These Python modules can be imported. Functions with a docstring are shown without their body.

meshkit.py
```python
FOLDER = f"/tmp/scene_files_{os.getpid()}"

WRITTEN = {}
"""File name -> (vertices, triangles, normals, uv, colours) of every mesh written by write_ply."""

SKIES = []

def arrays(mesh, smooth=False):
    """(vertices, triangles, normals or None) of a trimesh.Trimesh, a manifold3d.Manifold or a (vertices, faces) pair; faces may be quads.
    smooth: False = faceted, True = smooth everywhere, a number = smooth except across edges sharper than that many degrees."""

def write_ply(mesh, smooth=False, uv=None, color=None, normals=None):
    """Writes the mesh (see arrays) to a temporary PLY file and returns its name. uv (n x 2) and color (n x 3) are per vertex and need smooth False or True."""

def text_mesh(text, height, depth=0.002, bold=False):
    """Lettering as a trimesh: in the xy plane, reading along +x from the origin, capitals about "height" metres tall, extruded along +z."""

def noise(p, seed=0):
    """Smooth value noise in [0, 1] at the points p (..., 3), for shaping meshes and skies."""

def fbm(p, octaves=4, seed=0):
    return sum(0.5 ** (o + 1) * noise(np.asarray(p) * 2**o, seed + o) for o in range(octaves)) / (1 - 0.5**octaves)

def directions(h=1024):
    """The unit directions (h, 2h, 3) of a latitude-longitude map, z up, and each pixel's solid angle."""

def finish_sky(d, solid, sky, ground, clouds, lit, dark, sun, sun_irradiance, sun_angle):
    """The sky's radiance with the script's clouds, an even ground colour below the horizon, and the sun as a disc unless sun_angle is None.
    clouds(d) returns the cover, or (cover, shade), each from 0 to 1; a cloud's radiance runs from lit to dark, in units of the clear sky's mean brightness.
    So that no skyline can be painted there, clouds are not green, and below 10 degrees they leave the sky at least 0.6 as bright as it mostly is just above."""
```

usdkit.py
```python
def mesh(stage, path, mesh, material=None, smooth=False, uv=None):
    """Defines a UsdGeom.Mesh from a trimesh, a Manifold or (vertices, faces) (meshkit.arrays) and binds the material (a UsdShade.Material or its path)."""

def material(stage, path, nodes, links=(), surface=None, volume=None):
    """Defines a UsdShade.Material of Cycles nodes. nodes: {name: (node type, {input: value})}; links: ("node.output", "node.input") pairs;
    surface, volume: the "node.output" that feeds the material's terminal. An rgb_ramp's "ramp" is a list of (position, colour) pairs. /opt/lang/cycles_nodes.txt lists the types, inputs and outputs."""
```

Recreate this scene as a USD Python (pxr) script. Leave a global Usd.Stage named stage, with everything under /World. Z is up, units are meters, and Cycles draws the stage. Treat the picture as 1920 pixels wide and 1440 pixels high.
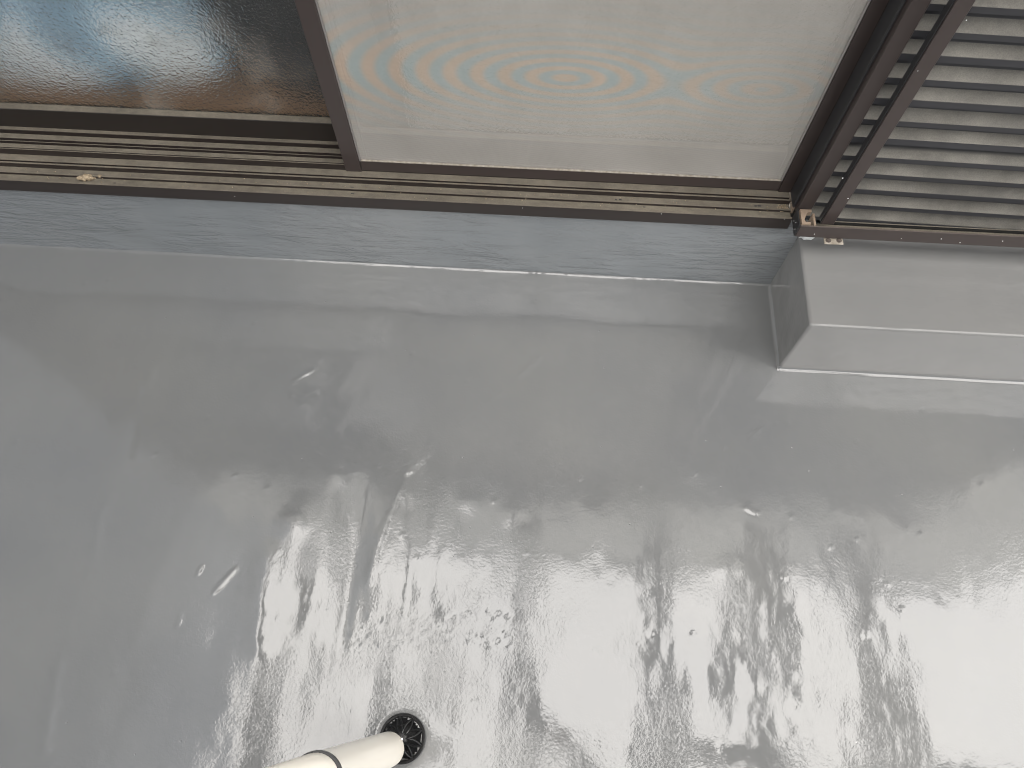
import math, random
import numpy as np, trimesh, manifold3d as mf, usdkit, meshkit
from shapely.geometry import Polygon, LineString, Point
from shapely.ops import unary_union
from pxr import Usd, UsdGeom, UsdLux, UsdShade, Gf, Sdf

stage = Usd.Stage.CreateInMemory()
UsdGeom.SetStageUpAxis(stage, 'Z'); UsdGeom.SetStageMetersPerUnit(stage, 1.0)
stage.DefinePrim('/World', 'Xform'); stage.DefinePrim('/World/Looks', 'Scope')
rng = np.random.default_rng(7)

# ------------------------------------------------------------------ camera
EYE = np.array([0, 0, 1.65]); FPX = 1345.1
R = np.array([[0.99784082, 0.06551907, -0.00457626], [0.05724365, -0.90173574, -0.42848083], [-0.03220024, 0.4272937, -0.90353929]])   # rows: right, down, forward
cam = UsdGeom.Camera.Define(stage, '/World/camera')
cam.CreateHorizontalApertureAttr(36.0); cam.CreateVerticalApertureAttr(27.0); cam.CreateFocalLengthAttr(FPX / 1920 * 36)
cam.CreateClippingRangeAttr(Gf.Vec2f(0.02, 500))
m = np.eye(4); m[0, :3] = R[0]; m[1, :3] = -R[1]; m[2, :3] = -R[2]; m[3, :3] = EYE
cam.AddTransformOp().Set(Gf.Matrix4d(*m.ravel().tolist()))
cam.CreateExposureAttr(2.02)

# ------------------------------------------------------------------ sky and sun
SUN_EL, SUN_AZ = math.radians(36), math.radians(100)      # azimuth from +y towards +x: behind the viewer, to the right, fairly low
dome = UsdLux.DomeLight.Define(stage, '/World/sky'); dome.CreateIntensityAttr(1.0)
sky = usdkit.material(stage, '/World/Looks/sky', {
    's': ('sky_texture', {'sky_type': 'single_scattering', 'sun_disc': False, 'sun_elevation': SUN_EL, 'sun_rotation': SUN_AZ}),
    'tc': ('texture_coordinate', {}), 'sep': ('separate_xyz', {}),
    'n': ('noise_texture', {'scale': 1.6, 'detail': 5.0, 'roughness': 0.55}),
    'mr': ('map_range', {'from_min': 0.3, 'from_max': 0.55, 'to_min': 0.86, 'to_max': 1.0, 'clamp': True}),
    'gr': ('rgb_ramp', {'ramp': [(0.0, (3.4, 3.6, 4.0)), (0.3, (5.8, 6.1, 6.6)), (0.7, (11.7, 11.35, 10.9)), (1.0, (12.5, 12.05, 11.5))]}),
    'mx': ('mix', {}), 'b': ('background_shader', {'strength': 0.1})},
    [('tc.generated', 'n.vector'), ('tc.generated', 'sep.vector'), ('sep.z', 'gr.fac'), ('n.fac', 'mr.value'), ('mr.result', 'mx.fac'), ('s.color', 'mx.color1'), ('gr.color', 'mx.color2'), ('mx.color', 'b.color')], surface='b.background')
UsdShade.MaterialBindingAPI.Apply(dome.GetPrim()).Bind(sky)
dome.GetPrim().SetCustomDataByKey('kind', 'structure')
sun = UsdLux.DistantLight.Define(stage, '/World/sun')
sun.CreateIntensityAttr(0.14); sun.CreateAngleAttr(25.0); sun.CreateColorAttr(Gf.Vec3f(1, 0.96, 0.9)); sun.CreateNormalizeAttr(True)
sun.AddRotateZOp().Set(-math.degrees(SUN_AZ)); sun.AddRotateXOp().Set(-(90 - math.degrees(SUN_EL)))   # -z axis points from the sun

# ------------------------------------------------------------------ helpers
def at(u, v, axis, val):
    """The point of the plane (axis = val) that stands at pixel (u, v) of the 1920 x 1440 photograph."""
    d = R.T @ np.array([(u - 960) / FPX, (v - 720) / FPX, 1.0])
    return EYE + d * (val - EYE[axis]) / d[axis]

taken = {}
def path_of(name, parent):
    base = str(parent.GetPath()) if parent else '/World'
    k = taken.get((base, name), 0); taken[(base, name)] = k + 1
    return f'{base}/{name}' + (f'_{k:03d}' if k else '')

def tag(o, label=None, cat=None, group=None, kind=None):
    p = o.GetPrim() if hasattr(o, 'GetPrim') else o
    for k, x in (('label', label), ('category', cat), ('group', group), ('kind', kind)):
        if x: p.SetCustomDataByKey(k, x)
    return p

def thing(name, label, cat, group=None, loc=(0, 0, 0)):
    x = UsdGeom.Xform.Define(stage, path_of(name, None))
    if any(loc): x.AddTranslateOp().Set(Gf.Vec3d(*map(float, loc)))
    return tag(x, label, cat, group)

def part(name, mesh, mat, parent=None, smooth=30, label=None, cat=None, kind=None):
    o = usdkit.mesh(stage, path_of(name, parent), mesh, M[mat], smooth=smooth)
    return tag(o, label, cat, None, kind)

def box(x0, x1, y0, y1, z0, z1, bev=0.0):
    """A box with chamfered edges."""
    if bev <= 0:
        b = trimesh.creation.box(bounds=[[x0, y0, z0], [x1, y1, z1]]); return b
    pts = []
    for sx in (0, 1):
        for sy in (0, 1):
            for sz in (0, 1):
                c = np.array([x1 if sx else x0, y1 if sy else y0, z1 if sz else z0]); s = np.array([-1 if sx else 1, -1 if sy else 1, -1 if sz else 1]) * bev
                for k in range(3):
                    q = c + s; q[k] = c[k]; pts.append(q)
    return mf.Manifold.hull_points(np.array(pts))

def extrude_x(poly, x0, x1):
    """A (y, z) outline swept along x."""
    g = trimesh.creation.extrude_polygon(Polygon(poly), x1 - x0, engine='earcut')
    v = g.vertices.copy(); g.vertices = np.stack([v[:, 2] + x0, v[:, 0], v[:, 1]], 1)
    g.fix_normals()
    return g

def rot_about(mesh, centre, axis, ang):
    v, f, _ = meshkit.arrays(mesh)
    t = trimesh.Trimesh(v, f, process=False); t.apply_transform(trimesh.transformations.rotation_matrix(ang, axis, centre)); return t

def join(*ms):
    out = []
    for x in ms:
        v, f, _ = meshkit.arrays(x); out.append(trimesh.Trimesh(v, f, process=False))
    return trimesh.util.concatenate(out)

def tube(p0, p1, r0, r1=None, n=24):
    p0, p1 = np.array(p0, float), np.array(p1, float); L = np.linalg.norm(p1 - p0)
    c = mf.Manifold.cylinder(L, r0, r0 if r1 is None else r1, n)
    v, f, _ = meshkit.arrays(c); t = trimesh.Trimesh(v, f, process=False)
    t.apply_transform(trimesh.geometry.align_vectors([0, 0, 1], (p1 - p0) / L)); t.apply_translation(p0); return t

# ------------------------------------------------------------------ materials
M = {}
def mat(name, nodes, links=(), surface='p.BSDF'):
    M[name] = usdkit.material(stage, '/World/Looks/' + name, nodes, links, surface=surface)

# grey waterproof coating on the floor: glossy, with orange peel that comes and goes and small pits
def paint(name, base, tint, peel, ripple=None, rough=0.05, ior=1.9):
    n = {'g': ('geometry', {}),
         'tone': ('noise_texture', {'scale': 2.2, 'detail': 4.0, 'roughness': 0.55}),
         'tr': ('rgb_ramp', {'ramp': [(0.3, base), (0.7, tint)]}),
         'fine': ('noise_texture', {'scale': 165.0, 'detail': 2.5, 'roughness': 0.55, 'distortion': 0.4}),
         'mask': ('noise_texture', {'scale': 5.0, 'detail': 3.0, 'roughness': 0.6}),
         'mk': ('map_range', {'from_min': 0.42, 'from_max': 0.62, 'to_min': 0.22, 'to_max': 1.0, 'clamp': True}),
         'mul': ('math', {'math_type': 'multiply'}), 'rc': ('vector_math', {'math_type': 'distance', 'vector2': (-0.2, 0.24, 0.0)}), 'rm': ('map_range', {'range_type': 'smoothstep', 'from_min': 0.1, 'from_max': 0.5, 'to_min': 2.1, 'to_max': 1.0, 'clamp': True}), 'rx': ('math', {'math_type': 'multiply'}),
         'pit': ('voronoi_texture', {'scale': 26.0, 'randomness': 1.0}),
         'pm': ('map_range', {'from_min': 0.03, 'from_max': 0.055, 'to_min': -1.6, 'to_max': 0.0, 'clamp': True}),
         'keep': ('white_noise_texture', {}), 'kt': ('math', {'math_type': 'greater_than', 'value2': 0.72}), 'pk': ('math', {'math_type': 'multiply'}),
         'add': ('math', {'math_type': 'add'}),
         'b': ('bump', {'strength': 1.0, 'distance': peel}),
         'p': ('principled_bsdf', {'roughness': rough, 'ior': ior})}
    l = [('g.position', 'tone.vector'), ('tone.fac', 'tr.fac'), ('g.position', 'fine.vector'), ('g.position', 'mask.vector'), ('mask.fac', 'mk.value'), ('fine.fac', 'mul.value1'), ('mk.result', 'rx.value1'), ('g.position', 'rc.vector1'), ('rc.value', 'rm.value'), ('rm.result', 'rx.value2'), ('rx.value', 'mul.value2'),
         ('g.position', 'pit.vector'), ('pit.distance', 'pm.value'), ('pit.position', 'keep.vector'), ('keep.value', 'kt.value1'), ('pm.result', 'pk.value1'), ('kt.value', 'pk.value2'),
         ('mul.value', 'add.value1'), ('pk.value', 'add.value2'), ('add.value', 'b.height'), ('b.normal', 'p.normal'), ('tr.color', 'p.base_color')]
    if ripple:                                    # brush relief that runs along the wall
        amp, sc = ripple
        n.update({'map': ('mapping', {'scale': sc}), 'rip': ('noise_texture', {'scale': 1.0, 'detail': 4.0, 'roughness': 0.6, 'distortion': 1.3}), 'm2': ('noise_texture', {'scale': 3.2, 'detail': 2.0}),
                  'm2r': ('map_range', {'from_min': 0.42, 'from_max': 0.58, 'to_min': 0.15, 'to_max': 1.0, 'clamp': True}), 'mu2': ('math', {'math_type': 'multiply'}),
                  'b2': ('bump', {'strength': 1.0, 'distance': amp})})
        l += [('g.position', 'map.vector'), ('map.vector', 'rip.vector'), ('g.position', 'm2.vector'), ('m2.fac', 'm2r.value'), ('rip.fac', 'mu2.value1'), ('m2r.result', 'mu2.value2'), ('mu2.value', 'b2.height'), ('b2.normal', 'b.normal')]
    mat(name, n, l)
paint('floor_paint', (0.118, 0.121, 0.125), (0.138, 0.140, 0.139), 0.00026)
paint('wall_paint', (0.108, 0.119, 0.128), (0.128, 0.136, 0.142), 0.00025, ripple=(0.0075, (8, 8, 42)), rough=0.05)
paint('step_paint', (0.150, 0.151, 0.150), (0.170, 0.169, 0.166), 0.00012, ripple=(0.0004, (6, 60, 60)), rough=0.1, ior=1.55)

# bronze anodised aluminium; dust settles on what faces up
def bronze(name, base, dust, amount=1.0, rough=0.38, stain=0.72, scale=60.0, up=(0.35, 0.75)):
    n = {'g': ('geometry', {}), 'sx': ('separate_xyz', {}),
         'up': ('map_range', {'from_min': up[0], 'from_max': up[1], 'to_min': 0.0, 'to_max': amount, 'clamp': True}),
         'map': ('mapping', {'scale': (1.0, 1.6, 1.6)}),
         'n': ('noise_texture', {'scale': scale, 'detail': 5.0, 'roughness': 0.65}), 'nr': ('map_range', {'from_min': 0.25, 'from_max': 0.6, 'to_min': 0.62, 'to_max': 1.0, 'clamp': True}),
         'mu': ('math', {'math_type': 'multiply'}),
         'n2': ('noise_texture', {'scale': 9.0, 'detail': 4.0}), 'dr': ('rgb_ramp', {'ramp': [(0.3, tuple(stain * x for x in dust)), (0.65, dust)]}),
         'n3': ('noise_texture', {'scale': 420.0, 'detail': 2.0}), 'gr': ('mix', {'mix_type': 'multiply', 'fac': 0.45}), 'g3': ('rgb_ramp', {'ramp': [(0.35, (0.6, 0.6, 0.6)), (0.65, (1, 1, 1))]}),
         'mx': ('mix', {'color1': base}), 'ro': ('map_range', {'from_min': 0, 'from_max': 1, 'to_min': rough, 'to_max': 0.95}),
         'bu': ('bump', {'strength': 0.6, 'distance': 0.0006}),
         'p': ('principled_bsdf', {'ior': 1.45})}
    l = [('g.normal', 'sx.vector'), ('sx.z', 'up.value'), ('g.position', 'map.vector'), ('map.vector', 'n.vector'), ('n.fac', 'nr.value'), ('up.result', 'mu.value1'), ('nr.result', 'mu.value2'), ('g.position', 'n2.vector'), ('n2.fac', 'dr.fac'),
         ('g.position', 'n3.vector'), ('n3.fac', 'g3.fac'), ('dr.color', 'gr.color1'), ('g3.color', 'gr.color2'), ('gr.color', 'mx.color2'), ('mu.value', 'mx.fac'), ('mx.color', 'p.base_color'), ('mu.value', 'ro.value'), ('ro.result', 'p.roughness')]
    mat(name, n, l)
bronze('bronze', (0.016, 0.012, 0.011), (0.06, 0.05, 0.042), 0.6, 0.36)
bronze('bronze_dark', (0.009, 0.007, 0.006), (0.03, 0.025, 0.021), 0.5, 0.4)
bronze('bronze_light', (0.026, 0.020, 0.0185), (0.10, 0.08, 0.066), 0.7, 0.42)
bronze('rail_dust', (0.012, 0.009, 0.008), (0.158, 0.138, 0.108), 1.0, 0.4, scale=45.0)
bronze('slat_dust', (0.015, 0.015, 0.017), (0.165, 0.156, 0.138), 0.97, 0.45, stain=0.6, scale=14.0, up=(0.15, 0.4))
mat('black_rubber', {'p': ('principled_bsdf', {'base_color': (0.012, 0.012, 0.013), 'roughness': 0.5})})
mat('black_iron', {'g': ('geometry', {}), 'n': ('noise_texture', {'scale': 300.0}), 'b': ('bump', {'distance': 0.0003, 'strength': 0.5}), 'p': ('principled_bsdf', {'base_color': (0.006, 0.006, 0.0065), 'roughness': 0.33})},
    [('g.position', 'n.vector'), ('n.fac', 'b.height'), ('b.normal', 'p.normal')])
mat('chrome', {'p': ('principled_bsdf', {'base_color': (0.8, 0.8, 0.8), 'metallic': 1.0, 'roughness': 0.15})})
mat('steel', {'g': ('geometry', {}), 'n': ('noise_texture', {'scale': 90.0, 'detail': 4.0}), 'r': ('rgb_ramp', {'ramp': [(0.3, (0.17, 0.145, 0.11)), (0.7, (0.33, 0.30, 0.26))]}), 'p': ('principled_bsdf', {'roughness': 0.6})}, [('g.position', 'n.vector'), ('n.fac', 'r.fac'), ('r.color', 'p.base_color')])
mat('spline_grey', {'p': ('principled_bsdf', {'base_color': (0.15, 0.14, 0.135), 'roughness': 0.5})})
mat('cream_pvc', {'p': ('principled_bsdf', {'base_color': (0.80, 0.76, 0.68), 'roughness': 0.28, 'ior': 1.5, 'subsurface_weight': 0.0})})
mat('beige_plastic', {'p': ('principled_bsdf', {'base_color': (0.20, 0.15, 0.11), 'roughness': 0.55})})
mat('debris', {'g': ('geometry', {}), 'n': ('noise_texture', {'scale': 160.0, 'detail': 4.0}), 'r': ('rgb_ramp', {'ramp': [(0.3, (0.10, 0.07, 0.04)), (0.7, (0.36, 0.29, 0.2))]}), 'p': ('principled_bsdf', {'roughness': 0.95})}, [('g.position', 'n.vector'), ('n.fac', 'r.fac'), ('r.color', 'p.base_color')])
mat('white_filler', {'p': ('principled_bsdf', {'base_color': (0.6, 0.62, 0.62), 'roughness': 0.25})})
# patterned obscure glass: solid, one rippled face
mat('obscure_glass', {'g': ('geometry', {}), 'n': ('noise_texture', {'scale': 150.0, 'detail': 1.5, 'roughness': 0.5, 'distortion': 0.5}), 'b': ('bump', {'strength': 1.0, 'distance': 0.0024}),
    'd': ('noise_texture', {'scale': 7.0, 'detail': 6.0, 'roughness': 0.7}), 'dm': ('map_range', {'from_min': 0.52, 'from_max': 0.7, 'to_min': 0.008, 'to_max': 0.13, 'clamp': True}),
    'p': ('principled_bsdf', {'base_color': (0.93, 0.96, 0.96), 'roughness': 0.17, 'transmission_weight': 1.0, 'ior': 1.45}),
    'df': ('diffuse_bsdf', {'color': (0.30, 0.28, 0.25)}), 'mx': ('mix_closure', {})},
    [('g.position', 'n.vector'), ('n.fac', 'b.height'), ('b.normal', 'p.normal'), ('g.position', 'd.vector'), ('d.fac', 'dm.value'), ('dm.result', 'mx.fac'), ('p.BSDF', 'mx.closure1'), ('df.BSDF', 'mx.closure2')], surface='mx.closure')
mat('clear_glass', {'f': ('fresnel', {'IOR': 1.5}), 't': ('transparent_bsdf', {'color': (0.95, 0.97, 0.97)}), 'gl': ('glossy_bsdf', {'roughness': 0.02}), 'mx': ('mix_closure', {})},
    [('f.fac', 'mx.fac'), ('t.BSDF', 'mx.closure1'), ('gl.BSDF', 'mx.closure2')], surface='mx.closure')
bronze('slat_groove', (0.004, 0.004, 0.004), (0.16, 0.14, 0.11), 0.9, 0.6)
# insect screen: fine grey weave; the watered-silk banding of the two thread sets
C1, C2 = at(1060, 150, 1, 1.19), at(1430, 172, 1, 1.19)
mat('screen_mesh', {'g': ('geometry', {}), 'sx': ('separate_xyz', {}),
    'w1': ('wave_texture', {'wave_type': 'bands', 'bands_direction': 'x', 'scale': 150.0}), 'w2': ('wave_texture', {'wave_type': 'bands', 'bands_direction': 'z', 'scale': 150.0}), 'wm': ('math', {'math_type': 'maximum'}),
    'cov': ('map_range', {'from_min': 0.1, 'from_max': 0.9, 'to_min': 0.38, 'to_max': 0.72, 'clamp': True}),
    'n': ('noise_texture', {'scale': 5.0, 'detail': 3.0}), 'dr': ('rgb_ramp', {'ramp': [(0.3, (0.216, 0.206, 0.190)), (0.7, (0.268, 0.256, 0.238))]}),
    'm1': ('mapping', {'location': (-C1[0], 0, -2.9 * C1[2]), 'scale': (1, 0, 2.9)}), 'l1': ('vector_math', {'math_type': 'length'}),
    'm2': ('mapping', {'location': (-C2[0], 0, -2.9 * C2[2]), 'scale': (1, 0, 2.9)}), 'l2': ('vector_math', {'math_type': 'length'}), 'l2s': ('math', {'math_type': 'add', 'value2': 0.04}),
    'mn': ('math', {'math_type': 'smoothmin', 'value3': 0.12}), 'k': ('math', {'math_type': 'multiply', 'value2': 112.0}), 's': ('math', {'math_type': 'sine'}),
    'dz': ('math', {'math_type': 'subtract', 'value2': float(C1[2])}), 'dz2': ('math', {'math_type': 'multiply'}),
    'g1': ('math', {'math_type': 'multiply', 'value2': -85.0}), 'g2': ('math', {'math_type': 'exponent'}),
    'hx': ('map_range', {'from_min': 0.15, 'from_max': 0.6, 'to_min': 1.0, 'to_max': 0.3, 'clamp': True}), 'am': ('math', {'math_type': 'multiply'}), 'am2': ('math', {'math_type': 'multiply', 'value2': 0.6}),
    's2': ('map_range', {'from_min': -1.0, 'from_max': 1.0, 'to_min': 0.0, 'to_max': 1.0}), 'hue': ('rgb_ramp', {'ramp': [(0.15, (0.19, 0.25, 0.255)), (0.85, (0.34, 0.25, 0.18))]}),
    'mc': ('mix', {}), 'd': ('diffuse_bsdf', {}), 't': ('transparent_bsdf', {}), 'mx': ('mix_closure', {})},
    [('g.position', 'sx.vector'), ('g.position', 'w1.vector'), ('g.position', 'w2.vector'), ('w1.fac', 'wm.value1'), ('w2.fac', 'wm.value2'), ('wm.value', 'cov.value'), ('g.position', 'n.vector'), ('n.fac', 'dr.fac'),
     ('g.position', 'm1.vector'), ('m1.vector', 'l1.vector1'), ('g.position', 'm2.vector'), ('m2.vector', 'l2.vector1'), ('l2.value', 'l2s.value1'), ('l1.value', 'mn.value1'), ('l2s.value', 'mn.value2'), ('mn.value', 'k.value1'), ('k.value', 's.value1'),
     ('sx.z', 'dz.value1'), ('dz.value', 'dz2.value1'), ('dz.value', 'dz2.value2'),
     ('dz2.value', 'g1.value1'), ('g1.value', 'g2.value1'), ('sx.x', 'hx.value'), ('g2.value', 'am.value1'), ('hx.result', 'am.value2'), ('am.value', 'am2.value1'), ('s.value', 's2.value'), ('s2.result', 'hue.fac'),
     ('dr.color', 'mc.color1'), ('hue.color', 'mc.color2'), ('am2.value', 'mc.fac'), ('mc.color', 'd.color'), ('cov.result', 'mx.fac'), ('t.BSDF', 'mx.closure1'), ('d.BSDF', 'mx.closure2')], surface='mx.closure')
mat('lace', {'d': ('diffuse_bsdf', {'color': (0.78, 0.77, 0.73)}), 't': ('translucent_bsdf', {'color': (0.7, 0.69, 0.65)}), 'mx': ('mix_closure', {'fac': 0.4})}, [('d.BSDF', 'mx.closure1'), ('t.BSDF', 'mx.closure2')], surface='mx.closure')
mat('blue_cloth', {'g': ('geometry', {}), 'n': ('noise_texture', {'scale': 5.5, 'detail': 1.0}), 'r': ('rgb_ramp', {'ramp': [(0.36, (0.26, 0.38, 0.48)), (0.47, (0.40, 0.60, 0.76)), (0.62, (0.95, 0.97, 0.98))]}), 'p': ('principled_bsdf', {'roughness': 0.8})}, [('g.position', 'n.vector'), ('n.fac', 'r.fac'), ('r.color', 'p.base_color')])
mat('dark_cloth', {'p': ('principled_bsdf', {'base_color': (0.02, 0.022, 0.026), 'roughness': 0.9})})
mat('wood', {'g': ('geometry', {}), 'map': ('mapping', {'scale': (3, 40, 40)}), 'n': ('noise_texture', {'scale': 1.0, 'detail': 4.0}), 'r': ('rgb_ramp', {'ramp': [(0.3, (0.46, 0.25, 0.14)), (0.7, (0.60, 0.36, 0.21))]}), 'p': ('principled_bsdf', {'roughness': 0.5})}, [('g.position', 'map.vector'), ('map.vector', 'n.vector'), ('n.fac', 'r.fac'), ('r.color', 'p.base_color')])
mat('room_wall', {'p': ('principled_bsdf', {'base_color': (0.5, 0.48, 0.44), 'roughness': 0.9})})
mat('stucco', {'g': ('geometry', {}), 'n': ('noise_texture', {'scale': 180.0, 'detail': 3.0}), 'b': ('bump', {'distance': 0.002}), 'p': ('principled_bsdf', {'base_color': (0.52, 0.51, 0.47), 'roughness': 0.9})}, [('g.position', 'n.vector'), ('n.fac', 'b.height'), ('b.normal', 'p.normal')])
mat('grey_stucco', {'g': ('geometry', {}), 'n': ('noise_texture', {'scale': 160.0, 'detail': 3.0}), 'b': ('bump', {'distance': 0.002}), 'p': ('principled_bsdf', {'base_color': (0.21, 0.22, 0.235), 'roughness': 0.9})}, [('g.position', 'n.vector'), ('n.fac', 'b.height'), ('b.normal', 'p.normal')])
mat('wing_stucco', {'g': ('geometry', {}), 'n': ('noise_texture', {'scale': 180.0, 'detail': 3.0}), 'b': ('bump', {'distance': 0.002}), 'p': ('principled_bsdf', {'base_color': (0.26, 0.28, 0.31), 'roughness': 0.9})}, [('g.position', 'n.vector'), ('n.fac', 'b.height'), ('b.normal', 'p.normal')])
mat('eave_board', {'p': ('principled_bsdf', {'base_color': (0.5, 0.48, 0.44), 'roughness': 0.8})})
mat('aluminium', {'p': ('principled_bsdf', {'base_color': (0.30, 0.29, 0.28), 'metallic': 0.0, 'roughness': 0.45})})

# ------------------------------------------------------------------ sizes
YW = 1.123                      # face of the painted upstand under the window
YB, XB, HB = 0.8688, 0.6222, 0.2184   # step: front face, left end, height
WING, RIGHT, FRONT = -1.95, 3.2, -1.15
DRAIN = np.array([-0.232, -0.042])

# ------------------------------------------------------------------ balcony floor: one height field that turns up into the wall through a cove
def line_px(*pts): return LineString([tuple(at(u, v, 2, 0)[:2]) for u, v in pts])
def dist_to(line, P):
    c = np.array(line.coords); best = np.full(len(P), 1e9)
    for a, b in zip(c[:-1], c[1:]):
        t = np.clip(((P - a) @ (b - a)) / ((b - a) @ (b - a)), 0, 1); best = np.minimum(best, np.linalg.norm(P - a - t[:, None] * (b - a), axis=1))
    return best
xs = np.concatenate([np.linspace(WING, -1.72, 8)[:-1], np.arange(-1.72, 1.5, 0.0045), np.linspace(1.5, RIGHT, 50)])
ys = np.concatenate([np.linspace(FRONT, -0.2, 60)[:-1], np.arange(-0.2, YW - 0.03, 0.0045)])
XX, YY = np.meshgrid(xs, ys); P2 = np.stack([XX.ravel(), YY.ravel()], 1)
def nz(sx, sy, seed, octv=2):
    return meshkit.fbm(np.stack([P2[:, 0] * sx, P2[:, 1] * sy, np.full(len(P2), seed * 3.7)], 1), octv, seed) - 0.5
c_ = at(740, 1080, 2, 0)[:2]; wv = np.exp(-((P2[:, 0] - c_[0]) / .22) ** 2 - ((P2[:, 1] - c_[1]) / .26) ** 2)
c_ = at(1450, 1300, 2, 0)[:2]; wr = np.exp(-((P2[:, 0] - c_[0]) / .35) ** 2 - ((P2[:, 1] - c_[1]) / .2) ** 2)
H = wv * (0.024 * nz(10, 1.8, 11) + 0.0042 * nz(23, 5, 16) + 0.0008 * nz(42, 20, 12)) + wr * (0.008 * nz(8, 4.5, 13) + 0.0006 * nz(50, 30, 14)) + 0.0005 * nz(24, 3, 15)
H += 0.0100 * nz(2.1, 1.3, 1) + 0.0030 * nz(6.0, 3.0, 2) + 0.0007 * nz(18, 12, 3) + 0.00018 * nz(60, 45, 4)
for pts, h, w in (([(1010, 670), (950, 725), (840, 810), (765, 885)], 0.0008, 0.010), ([(765, 885), (715, 1000), (690, 1090)], 0.0007, 0.010), ([(285, 700), (240, 860), (190, 960), (160, 1100), (110, 1250), (85, 1400)], 0.0010, 0.014),
                  ([(548, 715), (590, 692)], 0.0014, 0.006), ([(1400, 952), (1420, 962)], 0.0012, 0.005), ([(1455, 776), (1430, 800), (1405, 822)], 0.0009, 0.005), ([(335, 1170), (345, 1140)], 0.001, 0.005),
                  ([(372, 1075), (378, 1062)], 0.001, 0.005), ([(400, 1112), (440, 1068)], 0.0008, 0.005), ([(545, 735), (565, 748), (590, 735)], 0.0008, 0.012), ([(560, 950), (500, 1050), (480, 1200)], 0.0015, 0.03)):
    H += h * np.clip(1.2 + 4.2 * nz(11, 11, 20), 0.05, 1.6) * np.exp(-((dist_to(line_px(*pts), P2) + .012 * nz(45, 45, 22)) / w) ** 2)
for u, v, h, w in ((640, 890, .0016, .03), (560, 985, .002, .035), (765, 925, .0014, .03), (880, 940, .0016, .028), (960, 965, .0013, .03), (1360, 1065, .0016, .03), (690, 655, .0012, .05), (1330, 640, .001, .03), (520, 1010, -.0016, .03), (290, 700, .0012, .04), (1300, 880, .001, .04), (120, 560, .001, .05)):
    H += h * np.exp(-(np.linalg.norm(P2 - at(u, v, 2, 0)[:2], axis=1) / w) ** 2)
for k in range(70):                                   # cluster of blisters near the drain
    u, v = rng.uniform(655, 955), 1150 + rng.uniform(-5, 65)
    c = at(u, v, 2, 0)[:2]; rr = rng.uniform(0.0025, 0.0055); H += rng.choice([1, -1], p=[.7, .3]) * rng.uniform(0.0003, 0.0011) * np.exp(-(np.linalg.norm(P2 - c, axis=1) / rr) ** 2)
for k in range(60):                                   # single grains under the coat
    c = np.array([rng.uniform(-1.5, 1.3), rng.uniform(-0.1, 1.05)]); H += rng.uniform(0.0004, 0.001) * np.exp(-(np.linalg.norm(P2 - c, axis=1) / 0.0045) ** 2)
rd = np.linalg.norm(P2 - DRAIN, axis=1)
H *= 1 - np.exp(-(rd / .09) ** 4)
H -= 0.0012 / (1 + np.exp((rd - 0.051) / 0.0012)) + 0.006 * np.exp(-(rd / 0.22) ** 2)
near = np.clip((YW - P2[:, 1]) / 0.12, 0, 1); H *= 0.5 + 0.5 * near
Z = H.reshape(XX.shape)
cove = 0.0095                                          # radius of the cove, wandering along the wall
rows_y, rows_z = [], []
wob = 0.0025 * (meshkit.fbm(np.stack([xs * 5, xs * 0, xs * 0], 1), 3, 9) - 0.5) * 2 + 0.0015 * (meshkit.fbm(np.stack([xs * 40, xs * 0, xs * 0], 1), 2, 5) - 0.5) * 2
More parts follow.
